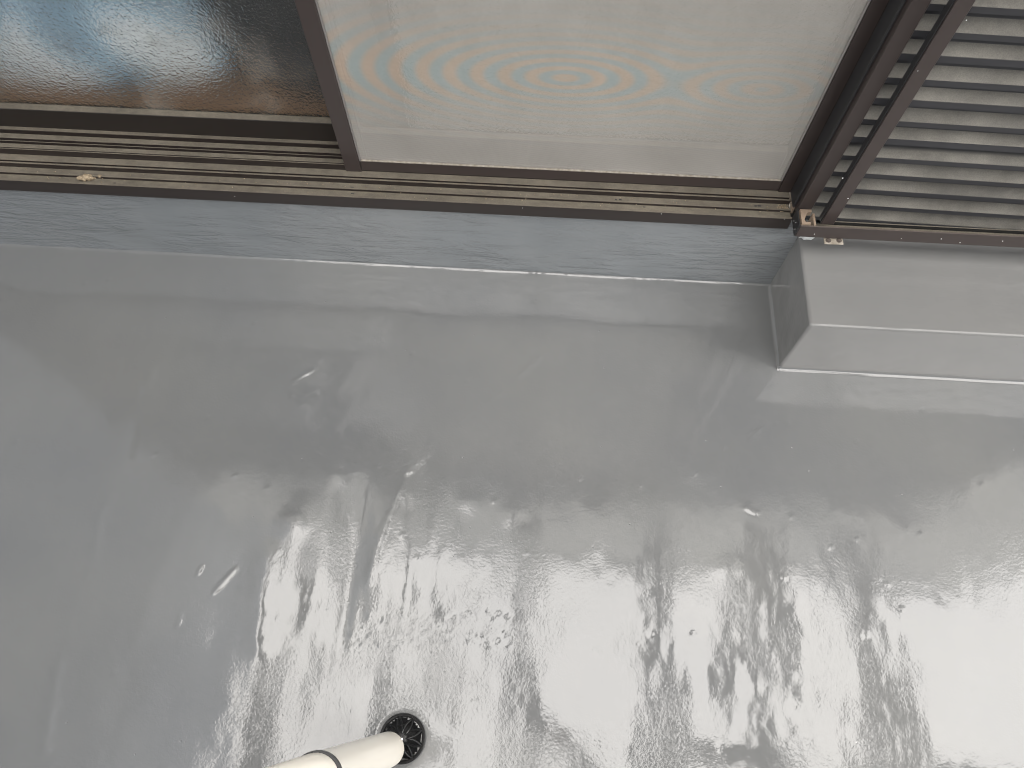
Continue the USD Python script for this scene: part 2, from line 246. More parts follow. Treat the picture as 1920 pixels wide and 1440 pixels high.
for a in np.linspace(0, math.pi / 2, 9):
    r = cove + wob
    rows_y.append(YW + 0.0015 - r + r * math.sin(a) + 0 * xs); rows_z.append(Z[-1] + r * (1 - math.cos(a)))
XX = np.vstack([XX, np.tile(xs, (9, 1))]); YY = np.vstack([YY, rows_y]); Z = np.vstack([Z, rows_z])
ny, nx = XX.shape; idx = np.arange(ny * nx).reshape(ny, nx)
quads = np.stack([idx[:-1, :-1], idx[:-1, 1:], idx[1:, 1:], idx[1:, :-1]], -1).reshape(-1, 4)
fv = np.stack([XX.ravel(), YY.ravel(), Z.ravel()], 1)
quads = quads[np.linalg.norm(fv[quads].mean(1)[:, :2] - DRAIN, axis=1) > .0385]      # the outlet
floor = part('balcony_floor', (fv, quads), 'floor_paint', smooth=True)
tag(floor, 'glossy grey coated balcony floor', None, None, 'structure')

def grid(f, us, vs):
    """A sheet of points f(u, v)."""
    U, V = np.meshgrid(us, vs); p = f(U.ravel(), V.ravel()); i = np.arange(U.size).reshape(U.shape)
    return p, np.stack([i[:-1, :-1], i[:-1, 1:], i[1:, 1:], i[1:, :-1]], -1).reshape(-1, 4)

# ------------------------------------------------------------------ house wall: painted upstand below the window, stucco around and above, eave
house = thing('house_wall', 'house wall above the balcony with grey painted upstand below the window', 'wall')
def upstand(u, v):
    n = meshkit.fbm(np.stack([u * 9, v * 26, u * 0], 1), 3, 21) - 0.5
    return np.stack([u, YW + 0.004 * n * np.clip(v * 12, 0.1, 1), v], 1)
part('upstand', grid(upstand, np.arange(WING, 0.64, 0.006), np.concatenate([[0.002], np.arange(0.01, 0.256, 0.006), [0.27]])), 'wall_paint', house, smooth=True)
part('wall_base', box(0.64, RIGHT, YW + 0.002, YW + 0.12, 0.0, 0.236), 'wall_paint', house)
ZT = 2.15
part('upper_wall', box(WING, RIGHT, YW + 0.02, YW + 0.16, ZT, 3.66), 'stucco', house)
part('wall_side', box(1.95, RIGHT, YW + 0.02, YW + 0.16, 0.305, ZT), 'stucco', house)
part('coping', box(WING + 0.005, RIGHT, YW - .02, YW + 0.2, 3.665, 3.72), 'eave_board', house)

# ------------------------------------------------------------------ step: low painted plinth under the louvred shutter, edges softened by the coating
step = thing('painted_step', 'low grey painted concrete plinth below the louvred shutter', 'step')
def soft_box(x0, x1, y0, y1, z0, z1, r, seg=12):
    s = mf.Manifold.sphere(r, seg * 2)
    pts = [s.translate((x, y, z)) for x in (x0 + r, x1 - r) for y in (y0 + r, y1 - r) for z in (z0 + r, z1 - r)]
    return mf.Manifold.batch_hull(pts)
b = soft_box(XB, RIGHT - 0.3, YB, YW + 0.06, -0.05, HB, 0.007).refine_to_length(0.014)
v, f, n = meshkit.arrays(b, True)
v = v + n * (0.0030 * (meshkit.fbm(v * 9, 3, 31) - 0.5) + 0.0016 * (meshkit.fbm(v * 38, 3, 33) - 0.5))[:, None]
part('step_body', (v, f), 'step_paint', step, smooth=40)
def cove_front(u, v):
    r = 0.010 + 0.003 * (meshkit.fbm(np.stack([u * 14, u * 0, u * 0], 1), 3, 41) - 0.5)
    return np.stack([u, YB + 0.0005 - r * (1 - np.sin(v)), r * (1 - np.cos(v)) + 0.0005], 1)
part('cove', grid(cove_front, np.arange(XB - 0.006, 2.0, 0.008), np.linspace(0, math.pi / 2, 8)), 'floor_paint', step, smooth=True)
def cove_side(u, v):
    r = 0.010 + 0.004 * (meshkit.fbm(np.stack([u * 14, u * 0, u * 0 + 3], 1), 3, 43) - 0.5)
    return np.stack([XB + 0.0005 - r * (1 - np.sin(v)), u, r * (1 - np.cos(v)) + 0.0005], 1)
part('cove', grid(cove_side, np.arange(YB - 0.004, YW, 0.008)[::-1], np.linspace(0, math.pi / 2, 8)), 'floor_paint', step, smooth=True)

# ------------------------------------------------------------------ window frame: stepped aluminium sill with tracks
frame = thing('window_frame', 'dark bronze window frame with dusty stepped sill tracks', 'window frame')
UC = 320
bands = [('R', 353.3, 0), ('T', 349.5, .006), ('T', 341.5, 0), ('R', 338.0, 0), ('T', 335.0, .005), ('T', 327.0, 0), ('R', 320.0, 0), ('T', 317.3, .007), ('R', 314.5, 0), ('T', 303.0, 0),
         ('R', 293.5, 0), ('T', 292.0, .004), ('R', 290.5, 0), ('T', 283.0, .004), ('R', 278.5, 0), ('T', 277.3, .004), ('R', 273.0, 0), ('T', 264.0, .006), ('R', 257.0, 0), ('T', 251.0, 0)]
YN = YW - 0.008
prof = [at(UC, 366, 1, YN)[1:]]
marks = []
for kind, vpx, drop in bands:
    y, z = prof[-1]
    q = at(UC, vpx, 1, y) if kind == 'R' else at(UC, vpx, 2, z)
    marks.append((kind, tuple(prof[-1]), (q[1], q[2])))
    prof.append(q[1:])
    if drop:                                   # behind a thin rail the floor of the next track lies lower: hidden from above
        d = at(UC, vpx, 2, q[2] - drop); prof.append(np.array([q[1], q[2] - drop])); prof.append(d[1:])
prof = np.array(prof)
ZSILL0 = prof[0][1]
def sill_piece(i0, i1, name, x0, x1, mat_='rail_dust', parent=frame):
    pts = [tuple(p) for p in prof[i0:i1 + 1]]
    zb = min(p[1] for p in pts) - 0.012
    poly = Polygon(pts + [(pts[-1][0], zb), (pts[0][0], zb)]).buffer(0)
    return part(name, extrude_x(list(poly.exterior.coords)[:-1], x0, x1), mat_, parent, smooth=False)
XJ = at(1492, 400, 1, YN)[0]                   # right end of the sill
# cut the profile after every drop, so that each track is a piece of its own
cuts = [0]; k = 0
for kind, vpx, drop in bands:
    k += 1
    if drop: k += 1; cuts.append(k); k += 1
cuts.append(len(prof) - 1)
for n_, (a, b_) in enumerate(zip(cuts[:-1], cuts[1:])):
    sill_piece(a, b_, 'sill_nosing' if n_ == 0 else 'track_rail', WING + 0.01, XJ - 0.0 - 0.0012 * n_)
YD = prof[-1][0] ; ZD = prof[-1][1]
# ------------------------------------------------------------------ sliding glass doors
def xat(u, v, y): return float(at(u, v, 1, y)[0])
def zat(u, v, y): return float(at(u, v, 1, y)[2])
DZ1 = 2.08
def glass_door(label, x0, x1, yf, z0, zr, mat_rail):
    d = thing('sliding_glass_door', label, 'door', None)
    part('bottom_rail', box(x0 + .035, x1 - .035, yf, yf + .028, z0, zr, .0015), mat_rail, d, smooth=False)
    part('glazing_bead', extrude_x([(yf + .0005, zr + .0003), (yf + .0085, zr + .0075), (yf + .012, zr + .0075), (yf + .012, zr + .0003)], x0 + .036, x1 - .036), 'rail_dust', d, smooth=False)
    part('pane', box(x0 + .02, x1 - .02, yf + .012, yf + .017, zr - .01, .86), 'obscure_glass', d, smooth=False)
    part('middle_rail', box(x0 + .035, x1 - .035, yf, yf + .028, .835, .90, .0015), 'bronze', d, smooth=False)
    part('pane', box(x0 + .02, x1 - .02, yf + .012, yf + .017, .875, DZ1 - .03), 'clear_glass', d, smooth=False)
    part('top_rail', box(x0 + .035, x1 - .035, yf, yf + .028, DZ1 - .05, DZ1, .0015), 'bronze', d, smooth=False)
    part('stile', box(x0, x0 + .034, yf - .001, yf + .029, z0, DZ1, .0015), 'bronze', d, smooth=False)
    part('stile', box(x1 - .034, x1, yf - .001, yf + .029, z0, DZ1, .0015), 'bronze', d, smooth=False)
    return d
ZL = zat(UC, 218, YD)
glass_door('sliding door with bare obscure glass, not covered by the insect screen', WING + .15, -.33, YD, ZD - .02, ZL, 'bronze_dark')
YR2 = 1.2165
ZR2 = zat(960, 262, YR2)
SR = xat(1468, 335, 1.19)
glass_door('sliding glass door standing behind the insect screen', -.474, SR + .03, YR2, .3135, ZR2, 'bronze')

# ------------------------------------------------------------------ insect screen
YS = 1.1875
scr = thing('screen_door', 'sliding insect screen with grey mesh in a dark bronze frame', 'screen door')
sx0, sx1 = xat(649, 321, YS), xat(679, 324, YS)
zb = zat(664, 322, YS)
part('stile', box(sx0, sx1, YS, YS + .019, zb, DZ1, .0012), 'bronze_light', scr, smooth=False)
sxr = SR + .002
part('stile', box(sxr, sxr + .036, YS, YS + .019, zb, DZ1, .0012), 'bronze', scr, smooth=False)
zt = zat(1000, 319, YS)
part('bottom_rail', box(sx1 + .0005, sxr - .0005, YS + .002, YS + .017, zb + .004, zt, .0012), 'bronze_light', scr, smooth=False)
part('top_rail', box(sx1 + .0005, sxr - .0005, YS + .002, YS + .017, DZ1 - .03, DZ1, .0012), 'bronze', scr, smooth=False)
def weave(u, v):
    e = np.minimum(np.minimum(u - sx1, sxr - u), v - zt)
    return np.stack([u, YS + .006 + .0025 * (1 - np.exp(-e / .02)) + .0012 * (meshkit.fbm(np.stack([u * 3, v * 3, u * 0], 1), 2, 51) - .5), v], 1)
part('mesh', grid(weave, np.linspace(sx1 + .001, sxr - .001, 90), np.linspace(zt + .001, DZ1 - .031, 120)), 'screen_mesh', scr, smooth=True)
for x_ in (sx1 + .0005, sxr - .0045):
    part('spline', box(x_, x_ + .0035, YS + .001, YS + .0055, zt + .0005, DZ1 - .032, .001), 'spline_grey', scr, smooth=False)
part('spline', box(sx1 + .005, sxr - .005, YS + .001, YS + .0055, zt + .0005, zt + .004, .001), 'steel', scr, smooth=False)

# ------------------------------------------------------------------ window jamb and upper frame
XJ2 = xat(1697, 0, 1.14)
part('jamb', box(sxr + .046, sxr + .062, YS - .03, YS + .09, .27, DZ1 + .03, .001), 'bronze', frame, smooth=False)
part('jamb', box(sxr + .0365, sxr + .0455, YS + .012, YS + .09, .315, DZ1 + .03, .001), 'black_rubber', frame, smooth=False)
part('head', box(WING + .01, sxr + .06, YN, YS + .09, DZ1 + .002, ZT - .001, .001), 'bronze', frame, smooth=False)
part('jamb', box(WING + .012, WING + .14, YS - .03, YS + .09, .333, DZ1 + .001, .001), 'bronze', frame, smooth=False)

# ------------------------------------------------------------------ louvred shutter
YL = 1.128
bandsz = [31, 80, 124, 168, 208, 247, 283, 316, 348, 378, 407]
zz = np.array([zat(1920, b_, YL) for b_ in bandsz]); PITCH = float(-np.polyfit(range(11), zz, 1)[0]); Z0 = float(np.polyfit(range(11), zz, 1)[1])
p_l, p_r = at(1813, 25, 1, YL), at(1920, 31.7, 1, YL)
TILT = math.atan2(p_r[2] - p_l[2], p_r[0] - p_l[0])
YST1 = 1.137
s1a, s1b, zs1 = xat(1490, 393, YST1), xat(1518, 391, YST1), zat(1500, 393, YST1)
YST2 = 1.088
s2a, s2b, zs2 = xat(1538, 421, YST2), xat(1563, 421, YST2), zat(1550, 421, YST2)
SX1 = 1.95
sh = thing('louvred_shutter', 'dark bronze louvred shutter with dusty slats above the painted plinth', 'shutter')
lip = PITCH * .32
SLAT = [(0, -lip), (-.0006, -.003), (0.0004, -.0006), (.0025, .0015), (.0075, .0095), (.0125, .0195), (.0125, PITCH - lip + .004), (.015, PITCH - lip + .004), (.015, .018), (.0095, .007), (.0035, -.0025), (.0028, -lip)]
for k in range(-24, 12):
    z = Z0 - k * PITCH + lip / 2 - .001
    if z < .25: continue
    jx = rng.uniform(-.002, .002)
    g = extrude_x([(y + YL + rng.uniform(-.0004, .0004), zz_ + z) for y, zz_ in SLAT], s1b - .03, SX1)
    part('slat', rot_about(g, (1.09, YL, z), (0, -1, 0), TILT + rng.normal(0, .0008)), 'slat_dust', sh, smooth=25)
ZTOP = 2.1
part('back_panel', box(s1b - .035, SX1 + .03, YL + .029, YL + .034, .238, ZTOP), 'black_rubber', sh, smooth=False)
part('stile', box(s1a, s1b, YST1 - .012, YST1 + .052, zs1, ZTOP, .0015), 'bronze_light', sh, smooth=False)
part('stile_fin', box(s1a - .006, s1a - .0005, YST1 + .003, YST1 + .05, zs1 + .002, ZTOP - .002, .001), 'black_rubber', sh, smooth=False)
st2 = box(s2a, s2b, YST2, YST2 + .004, zs2, ZTOP, .001)
part('stile', st2, 'bronze_light', sh, smooth=False)
part('stile_fin', box(s2a - .0015, s2a + .003, YST2 + .0045, YST2 + .020, zs2 + .002, ZTOP - .002, .0008), 'black_rubber', sh, smooth=False)
part('stile_fin', box(s2a + .006, s2b - .004, YST2 + .0045, YST2 + .026, zs2 + .002, ZTOP - .002, .0008), 'black_rubber', sh, smooth=False)
part('stile', box(SX1 - .02, SX1 + .02, YST2, YST2 + .03, .30, ZTOP, .0015), 'bronze_light', sh, smooth=False)

# bottom rail of the shutter, an open channel with a plug at its end
YRF = 1.066
zr0, zr1 = zat(1640, 451, YRF), zat(1640, 430.5, YRF)
xr0 = xat(1496, 434, YRF)
rail = thing('shutter_rail', 'dark bronze channel rail under the louvred shutter, open end with beige plug', 'rail')
dxr = SX1 + .06
part('front_flange', box(xr0, dxr, YRF, YRF + .0035, zr0, zr1, .0008), 'bronze_light', rail, smooth=False)
part('web', box(xr0 + .001, dxr, YRF + .0037, YRF + .0366, zr0 + .001, zr0 + .006, .0008), 'slat_groove', rail, smooth=False)
part('back_flange', box(s2b - .004, dxr, YRF + .034, YRF + .0365, zr0 + .0062, zat(1740, 424.5, YRF + .034), .0006), 'slat_groove', rail, smooth=False)
part('end_cap', box(xr0 - .003, xr0 - .0003, YRF + .0005, YRF + .051, zr0 + .001, zr1 - .001, .0008), 'black_rubber', rail, smooth=False)
for k in range(3):
    cy, cz = YRF + .012 + .012 * k, zr0 + .011 + .009 * (k % 2)
    part('screw', tube((xr0 - .0045, cy, cz), (xr0 - .0031, cy, cz), .0022, n=12), 'chrome', rail, smooth=30)
plug = unary_union([Polygon([(0, 0), (.020, 0), (.020, .006), (.009, .006), (.007, .012), (.009, .018), (.012, .027), (.016, .033), (.026, .036), (.026, .042), (0, .042)])])
g = trimesh.creation.extrude_polygon(plug, .012, engine='earcut'); g.apply_translation((xr0 + .002, YRF + .0045, zr1 - .0095))
part('end_plug', g, 'beige_plastic', rail, smooth=False)
part('plug_wing', box(xr0 + .031, xr0 + .036, YRF + .006, YRF + .040, zr0 + .0065, zr1 - .002, .0006), 'beige_plastic', rail, smooth=False)

# little two-screw bracket under the rail, standing on the plinth
pb0, pb1 = at(1545, 451, 2, zr0 - .004), at(1581, 454, 2, zr0 - .004)
yb = at(1563, 457.5, 2, zr0 - .004)[1]
br = thing('rail_bracket', 'small pale metal bracket with two screws under the dark shutter rail', 'bracket')
part('plate', box(pb0[0], pb1[0], yb, YRF + .03, zr0 - .0065, zr0 - .0035, .0006), 'steel', br, smooth=False)
for u in (1553.5, 1573.5):
    c = at(u, 452, 2, zr0 - .003)
    s = part('screw', join(tube((c[0], c[1] + .002, zr0 - .0036), (c[0], c[1] + .002, zr0 - .0014), .0042, .0036, 20), tube((c[0], c[1] + .002, zr0 - .0035), (c[0], c[1] + .002, zr0 - .0026), .0062, n=20)), 'bronze_light', br, smooth=30)

# stopper block where the sill tracks end, and the drain slots of the sill
part('track_end', box(XJ + .0005, XJ + .006, 1.141, 1.20, .276, .300, .0008), 'beige_plastic', frame, smooth=False)
for (u, v, w) in ((660, 351.5, .0085), (1163, 374, .0065), (1155, 374, .0045), (1424, 386, .009), (1417, 386, .006)):
    c = at(u, v, 2, .2834)
    part('drain_slot', rot_about(soft_box(c[0] - w / 2, c[0] + w / 2, c[1] - .0019, c[1] + .0019, .2826, .28365, .0005, 6), c, (0, 0, 1), 0), 'black_rubber', frame, smooth=30)
for (u, v, w) in ((215, 343, .006), (661, 363, .008), (1208, 388, .006)):
    c = at(u, v, 2, .2815)
    part('drain_slot', soft_box(c[0] - w / 2, c[0] + w / 2, c[1] - .0012, c[1] + .0012, .2807, .2818, .0004, 6), 'black_rubber', frame, smooth=30)
def rough_blob(seed, r, sq=(1, 1, 1), sub=3, amp=.6):
    g = trimesh.creation.icosphere(subdivisions=sub, radius=r); v = g.vertices
    g.vertices = v * (0.55 + amp * meshkit.fbm(v / r * 1.7 + seed * 9.1, 3, seed))[:, None] * np.array(sq); return g
dc = at(168, 332, 2, .288)
ms = []
for k in range(26):
    g = rough_blob(k, rng.uniform(.0025, .006), (1.2, .9, .75), 2, .9); g.apply_translation(dc + np.array([rng.normal(0, .0095), rng.normal(0, .0045), rng.uniform(-.005, .003)])); ms.append(g)
part('dirt_clump', join(*ms), 'debris', None, False, 'crumbly beige clump of dirt lodged in the window track at the far left', 'dirt')
ms = []
for k in range(220):
    u = rng.uniform(0, 1490); v = 349 + .0425 * (u - UC) + rng.uniform(-30, 3)
    c = at(u, v, 2, .2836); 
    if not (1.117 < c[1] < 1.16): continue
    g = rough_blob(k, rng.uniform(.0006, .0017), sub=1); g.apply_translation((c[0], c[1], .2838)); ms.append(g)
for k in range(70):
    c = at(rng.normal(1467, 6), rng.normal(390, 3), 2, .2836); g = rough_blob(k, rng.uniform(.0007, .0018), sub=1); g.apply_translation((c[0], c[1], .284)); ms.append(g)
part('grit', join(*ms), 'debris', None, False, 'pale grains of grit scattered along the window tracks', 'grit', 'stuff')
# smear of white filler where the upstand meets the plinth
fc = at(1503, 455, 1, YW - .01)
g = trimesh.creation.icosphere(subdivisions=4, radius=1.0); vv = g.vertices
vv = vv * (0.5 + .9 * meshkit.fbm(vv * 2.3 + 4, 3, 8))[:, None] * np.array([.017, .007, .004]); g.vertices = vv + np.array([XB + .018, YW - .008, HB + .004])
part('filler_smear', g, 'white_filler', None, True, 'white filler smear at the corner of plinth and upstand', 'filler')

ms = []
for u, v, y in ((1527, 439, YRF), (1690, 447, YRF), (1800, 455, YRF), (1765, 448, YRF), (1880, 452, YRF), (1590, 372, YST2), (1721, 133, YST2), (1812, 38, YST2), (1580, 334, YST2), (1471, 411, YN), (1240, 401, YN), (440, 368, YN), (980, 390, YN)):
    g = rough_blob(u, rng.uniform(.0009, .0017), (1, .45, 1), 2); g.apply_translation(at(u, v, 1, y)); ms.append(g)
part('paint_specks', join(*ms), 'white_filler', None, True, 'tiny white paint specks spattered on the dark window rails', 'specks', 'stuff')

# ------------------------------------------------------------------ drain strainer and downpipe
zd = float(H[(rd > .046) & (rd < .05)].mean()) + .0012
dr = thing('drain_strainer', 'round black floor drain strainer with forked spokes beside the cream pipe', 'drain', None, (DRAIN[0], DRAIN[1], zd))
ring = trimesh.creation.revolve([(.0405, 0), (.0475, 0), (.048, .002), (.0475, .0055), (.0455, .0075), (.042, .0065), (.0405, .004), (.0405, 0)], sections=72)
part('ring', ring, 'black_iron', dr, smooth=40)
def dome_z(r): return .005 + .016 * (1 - (r / .043) ** 2)
NS = 9
for k in range(NS):
    a0 = 2 * math.pi * k / NS + .1
    ms = []
    for s in (-1, 1):
        prev = None
        for t in np.linspace(0, 1, 9):
            r = .011 + .031 * t
            a = a0 + s * (.02 + .33 * t ** 1.4)
            p = np.array([r * math.cos(a), r * math.sin(a), dome_z(r)])
            if prev is not None:
                w = .0021
                ms.append(mf.Manifold.batch_hull([mf.Manifold.sphere(w, 8).scale((1, 1, 1.7)).translate(tuple(q)) for q in (prev, p)]))
            prev = p
    part('spoke', mf.Manifold.batch_boolean(ms, mf.OpType.Add), 'black_iron', dr, smooth=35)
hub = trimesh.creation.revolve([(0, .012), (.0125, .012), (.0135, .017), (.012, .021), (.006, .0225), (0, .0225)], sections=40)
hb = part('hub', hub, 'black_iron', dr, smooth=35)
part('screw', trimesh.creation.revolve([(0, .0224), (.0045, .0224), (.0042, .025), (.002, .0264), (0, .0266)], sections=24), 'chrome', dr, smooth=35)
part('outlet', trimesh.creation.revolve([(.026, -.05), (.0265, -.016), (.034, -.012), (.0405, -.004), (.043, .0006)], sections=48), 'black_rubber', dr, smooth=40)
part('outlet_bottom', trimesh.creation.cylinder(.026, .002, transform=trimesh.transformations.translation_matrix((0, 0, -.05))), 'black_rubber', dr, smooth=30)

PR = .0325
def sweep(path, r, n=40):
    """A round tube along a path of points; closed ends."""
    P = np.array(path, float); T = np.gradient(P, axis=0); T /= np.linalg.norm(T, axis=1)[:, None]
    a = np.cross(T[0], [0, 1, 0]); a /= np.linalg.norm(a); rings = []; th = np.linspace(0, 2 * math.pi, n, endpoint=False)
    rr = np.broadcast_to(r, len(P))
    for p, t, q in zip(P, T, rr):
        a = a - t * (a @ t); a /= np.linalg.norm(a); b_ = np.cross(t, a)
        rings.append(p + q * (np.cos(th)[:, None] * a + np.sin(th)[:, None] * b_))
    v = np.concatenate(rings); f = []
    for i in range(len(P) - 1):
        for j in range(n):
            k = (j + 1) % n; f += [[i * n + j, i * n + k, (i + 1) * n + k], [i * n + j, (i + 1) * n + k, (i + 1) * n + j]]
    c0, c1 = len(v), len(v) + 1; v = np.vstack([v, P[0], P[-1]])
    for j in range(n):
        k = (j + 1) % n; f += [[c0, k, j], [c1, (len(P) - 1) * n + j, (len(P) - 1) * n + k]]
    g = trimesh.Trimesh(v, np.array(f), process=False)
    if g.volume < 0: g.invert()
    return g
pb = at(728, 1405, 2, .05); PX, PY = float(pb[0]), float(pb[1])
ZE = .70                                        # height of the elbow
pt = at(552, 1480, 2, ZE)
ax = (pt - pb) / np.linalg.norm(pt - pb)
side = np.array([-.93, -.36, .04]); side /= np.linalg.norm(side)
path = [pb + ax * .0006, pb + ax * .002, pb + ax * .006] + [pb + ax * t for t in np.linspace(.02, np.linalg.norm(pt - pb) - .11, 12)]
c0 = path[-1]; RB = .10; nrm = side - ax * (side @ ax); nrm /= np.linalg.norm(nrm); ang = math.acos(side @ ax); cc = c0 + nrm * RB
for t in np.linspace(.1, 1, 10): path.append(cc + RB * (-nrm * math.cos(ang * t) + ax * math.sin(ang * t)))
e0 = path[-1]; L = (WING + .03 - e0[0]) / side[0]
path += [e0 + side * t for t in np.linspace(.02, L, 8)]
rad = np.full(len(path), PR); rad[:3] = [PR - .0035, PR - .0012, PR]
pipe = thing('downpipe', 'cream plastic downpipe ending just above the black floor drain', 'pipe')
part('tube', sweep(path, rad), 'cream_pvc', pipe, smooth=40)
bd = min(np.linspace(.2, .6, 200), key=lambda t: abs((lambda q: 960 + FPX * q[0] / q[2])(R @ (pb + ax * t - EYE)) - 592))
bc = pb + ax * bd
clamp = part('clamp_band', sweep([bc - ax * .005, bc - ax * .0045, bc + ax * .0045, bc + ax * .005], [PR + .0004, PR + .002, PR + .002, PR + .0004]), 'black_iron', pipe, smooth=30)
kd = EYE - bc + R[1] * .4; kd = kd - ax * (kd @ ax); kd /= np.linalg.norm(kd)
part('clamp_lug', join(box(-.004, .004, -.006, .006, -.002, .002, .001)).apply_transform(trimesh.geometry.align_vectors([0, 0, 1], kd)).apply_translation(bc - ax * .009 + kd * (PR + .003)), 'black_iron', clamp, smooth=30)

# ------------------------------------------------------------------ room behind the glass
room = thing('room_interior', 'dim room with brown wooden floor behind the glass doors', 'room')
RY0, RY1 = YD + .05, YD + 2.6
part('wood_floor', box(WING - .5, RIGHT, RY0, RY1, .255, .30), 'wood', room, smooth=False)
part('back_wall', box(WING - .5, RIGHT, RY1, RY1 + .1, .25, 2.5), 'room_wall', room, smooth=False)
part('side_wall', box(WING - .6, WING - .5, RY0, RY1, .25, 2.5), 'room_wall', room, smooth=False)
part('side_wall', box(1.9, 2.0, RY0, RY1, .25, 2.5), 'room_wall', room, smooth=False)
part('ceiling', box(WING - .6, 2.0, YW + .18, RY1, 2.42, 2.5), 'room_wall', room, smooth=False)
def curtain(x0, x1, y, z0, z1, amp, freq, seed):
    def f(u, v):
        w = meshkit.fbm(np.stack([u * 3, v * 1.2, u * 0], 1), 2, seed)
        return np.stack([u, y + amp * np.sin(u * freq + 5 * w) + .02 * (w - .5), v], 1)
    return grid(f, np.linspace(x0, x1, 160), np.linspace(z0, z1, 30))
part('lace_curtain', curtain(-.48, .62, YR2 + .075, .33, 2.2, .012, 70, 61), 'lace', None, True, 'pale curtain hanging behind the insect screen', 'curtain')
def bundle(c, s, seed):
    g = trimesh.creation.icosphere(subdivisions=4, radius=1.0); v = g.vertices
    v = np.sign(v) * np.abs(v) ** .7; g.vertices = v * (0.8 + .4 * meshkit.fbm(v * 1.6 + seed, 3, seed))[:, None] * np.array(s) + np.array(c); return g
part('folded_cloth', bundle((-1.13, 1.49, .47), (.36, .13, .155), 3), 'blue_cloth', None, True, 'pale blue cloth seen blurred through the obscure glass', 'cloth')
part('dark_cushion', bundle((-.60, 1.70, .5), (.32, .30, .26), 5), 'dark_cloth', None, True, 'dark shape seen blurred through the obscure glass', 'cushion')

# ------------------------------------------------------------------ what surrounds the balcony and shows in the wet-looking floor
part('side_wing', box(WING - .2, WING, FRONT - .2, YW + .3, -.4, 4.05), 'wing_stucco', None, False, 'pale rendered wall of the house wing left of the balcony', 'wall')
par = thing('parapet', 'low rendered balcony parapet opposite the window', 'parapet')
part('wall', box(WING, RIGHT, FRONT - .12, FRONT, -.4, 1.2), 'grey_stucco', par, smooth=False)
part('coping', box(WING, RIGHT + .01, FRONT - .14, FRONT + .02, 1.202, 1.23, .003), 'aluminium', par, smooth=False)
part('balcony_end_wall', box(RIGHT, RIGHT + .12, FRONT - .12, YW + .15, -.4, 1.0), 'stucco', None, False, 'low rendered end wall right of the balcony', 'wall')
beam_x = [-1.28, -.66, -.03, .73, 1.40, 1.95]
for k, bx_ in enumerate(beam_x):
    part('roof_beam', box(bx_ - .07, bx_ + .07, FRONT, YW + .015, 2.60, 2.70, .004), 'aluminium', None, False, f'{["first","second","third","fourth","fifth","sixth"][k]} grey aluminium beam out from the left, bridging the balcony overhead', 'beam')
nb = thing('neighbour_house', 'pale rendered house standing across from the balcony', 'house')
part('wall', box(-8, 9, -9.5, -4.2, -2.99, 3.2), 'grey_stucco', nb, smooth=False)
rf = trimesh.Trimesh([(-8.4, -3.8, 3.21), (9.4, -3.8, 3.21), (9.4, -9.9, 3.21), (-8.4, -9.9, 3.21), (-6, -6.85, 4.9), (7, -6.85, 4.9)], [(0, 1, 5), (0, 5, 4), (2, 3, 4), (2, 4, 5), (1, 2, 5), (3, 0, 4), (0, 3, 2), (0, 2, 1)], process=False)
part('roof', rf, 'wing_stucco', nb, smooth=False)
part('ground', box(-60, 60, -60, 60, -3.2, -3.0), 'stucco', None, False, kind='structure')

part('roof_beam', box(.80, RIGHT, -.22, -.08, 2.5, 2.598, .004), 'aluminium', None, False, 'grey aluminium beam running along the balcony under the others overhead', 'beam')

# ------------------------------------------------------------------ the photographer, mirrored in the floor as a dark blur
mat('skin', {'p': ('principled_bsdf', {'base_color': (0.42, 0.26, 0.19), 'roughness': 0.5})})
mat('dark_fabric', {'g': ('geometry', {}), 'n': ('noise_texture', {'scale': 500.0}), 'b': ('bump', {'distance': 0.0008}), 'p': ('principled_bsdf', {'base_color': (0.018, 0.019, 0.023), 'roughness': 0.9})}, [('g.position', 'n.vector'), ('n.fac', 'b.height'), ('b.normal', 'p.normal')])
mat('dark_hair', {'p': ('principled_bsdf', {'base_color': (0.015, 0.012, 0.010), 'roughness': 0.45})})
def bone(a, b_, ra, rb): return mf.Manifold.batch_hull([mf.Manifold.sphere(ra, 20).translate(tuple(map(float, a))), mf.Manifold.sphere(rb, 20).translate(tuple(map(float, b_)))])
def chain(*jr): return [bone(p, q, a, b_) for (p, a), (q, b_) in zip(jr[:-1], jr[1:])]
def merge(ms, step=.014, it=8):
    g = mf.Manifold.batch_boolean(ms, mf.OpType.Add).refine_to_length(step); v, f, _ = meshkit.arrays(g)
    t = trimesh.Trimesh(v, f, process=True); trimesh.smoothing.filter_taubin(t, iterations=it); return t
V = lambda *a: np.array(a, float)
rt, dn, fw = R
pcn = EYE - fw * .0075 + rt * .060 + dn * .018           # middle of the phone
wr = pcn + rt * .145 + dn * .045 - fw * .02
sh_r, sh_l, pel, chs, nk, hd = V(.19, -.56, 1.37), V(-.17, -.58, 1.36), V(.01, -.64, .93), V(.01, -.60, 1.24), V(.01, -.545, 1.43), V(.015, -.47, 1.555)
el_r, el_l, wr_l = V(.33, -.36, 1.27), V(-.27, -.62, 1.09), V(-.25, -.52, .85)
torso = [mf.Manifold.batch_hull([mf.Manifold.sphere(.10, 20).scale((1.25, .95, 1)).translate(tuple(p)) for p in (chs + V(-.08, 0, .06), chs + V(.08, 0, .06), pel + V(0, 0, .12))]),
         mf.Manifold.batch_hull([mf.Manifold.sphere(.10, 20).scale((1.3, 1, .9)).translate(tuple(p)) for p in (pel + V(-.045, 0, 0), pel + V(.045, 0, 0), pel + V(0, 0, .14))]),
         mf.Manifold.batch_hull([mf.Manifold.sphere(.058, 20).translate(tuple(p)) for p in (sh_r, sh_l, chs + V(0, 0, .1), nk - V(0, 0, .04))])]
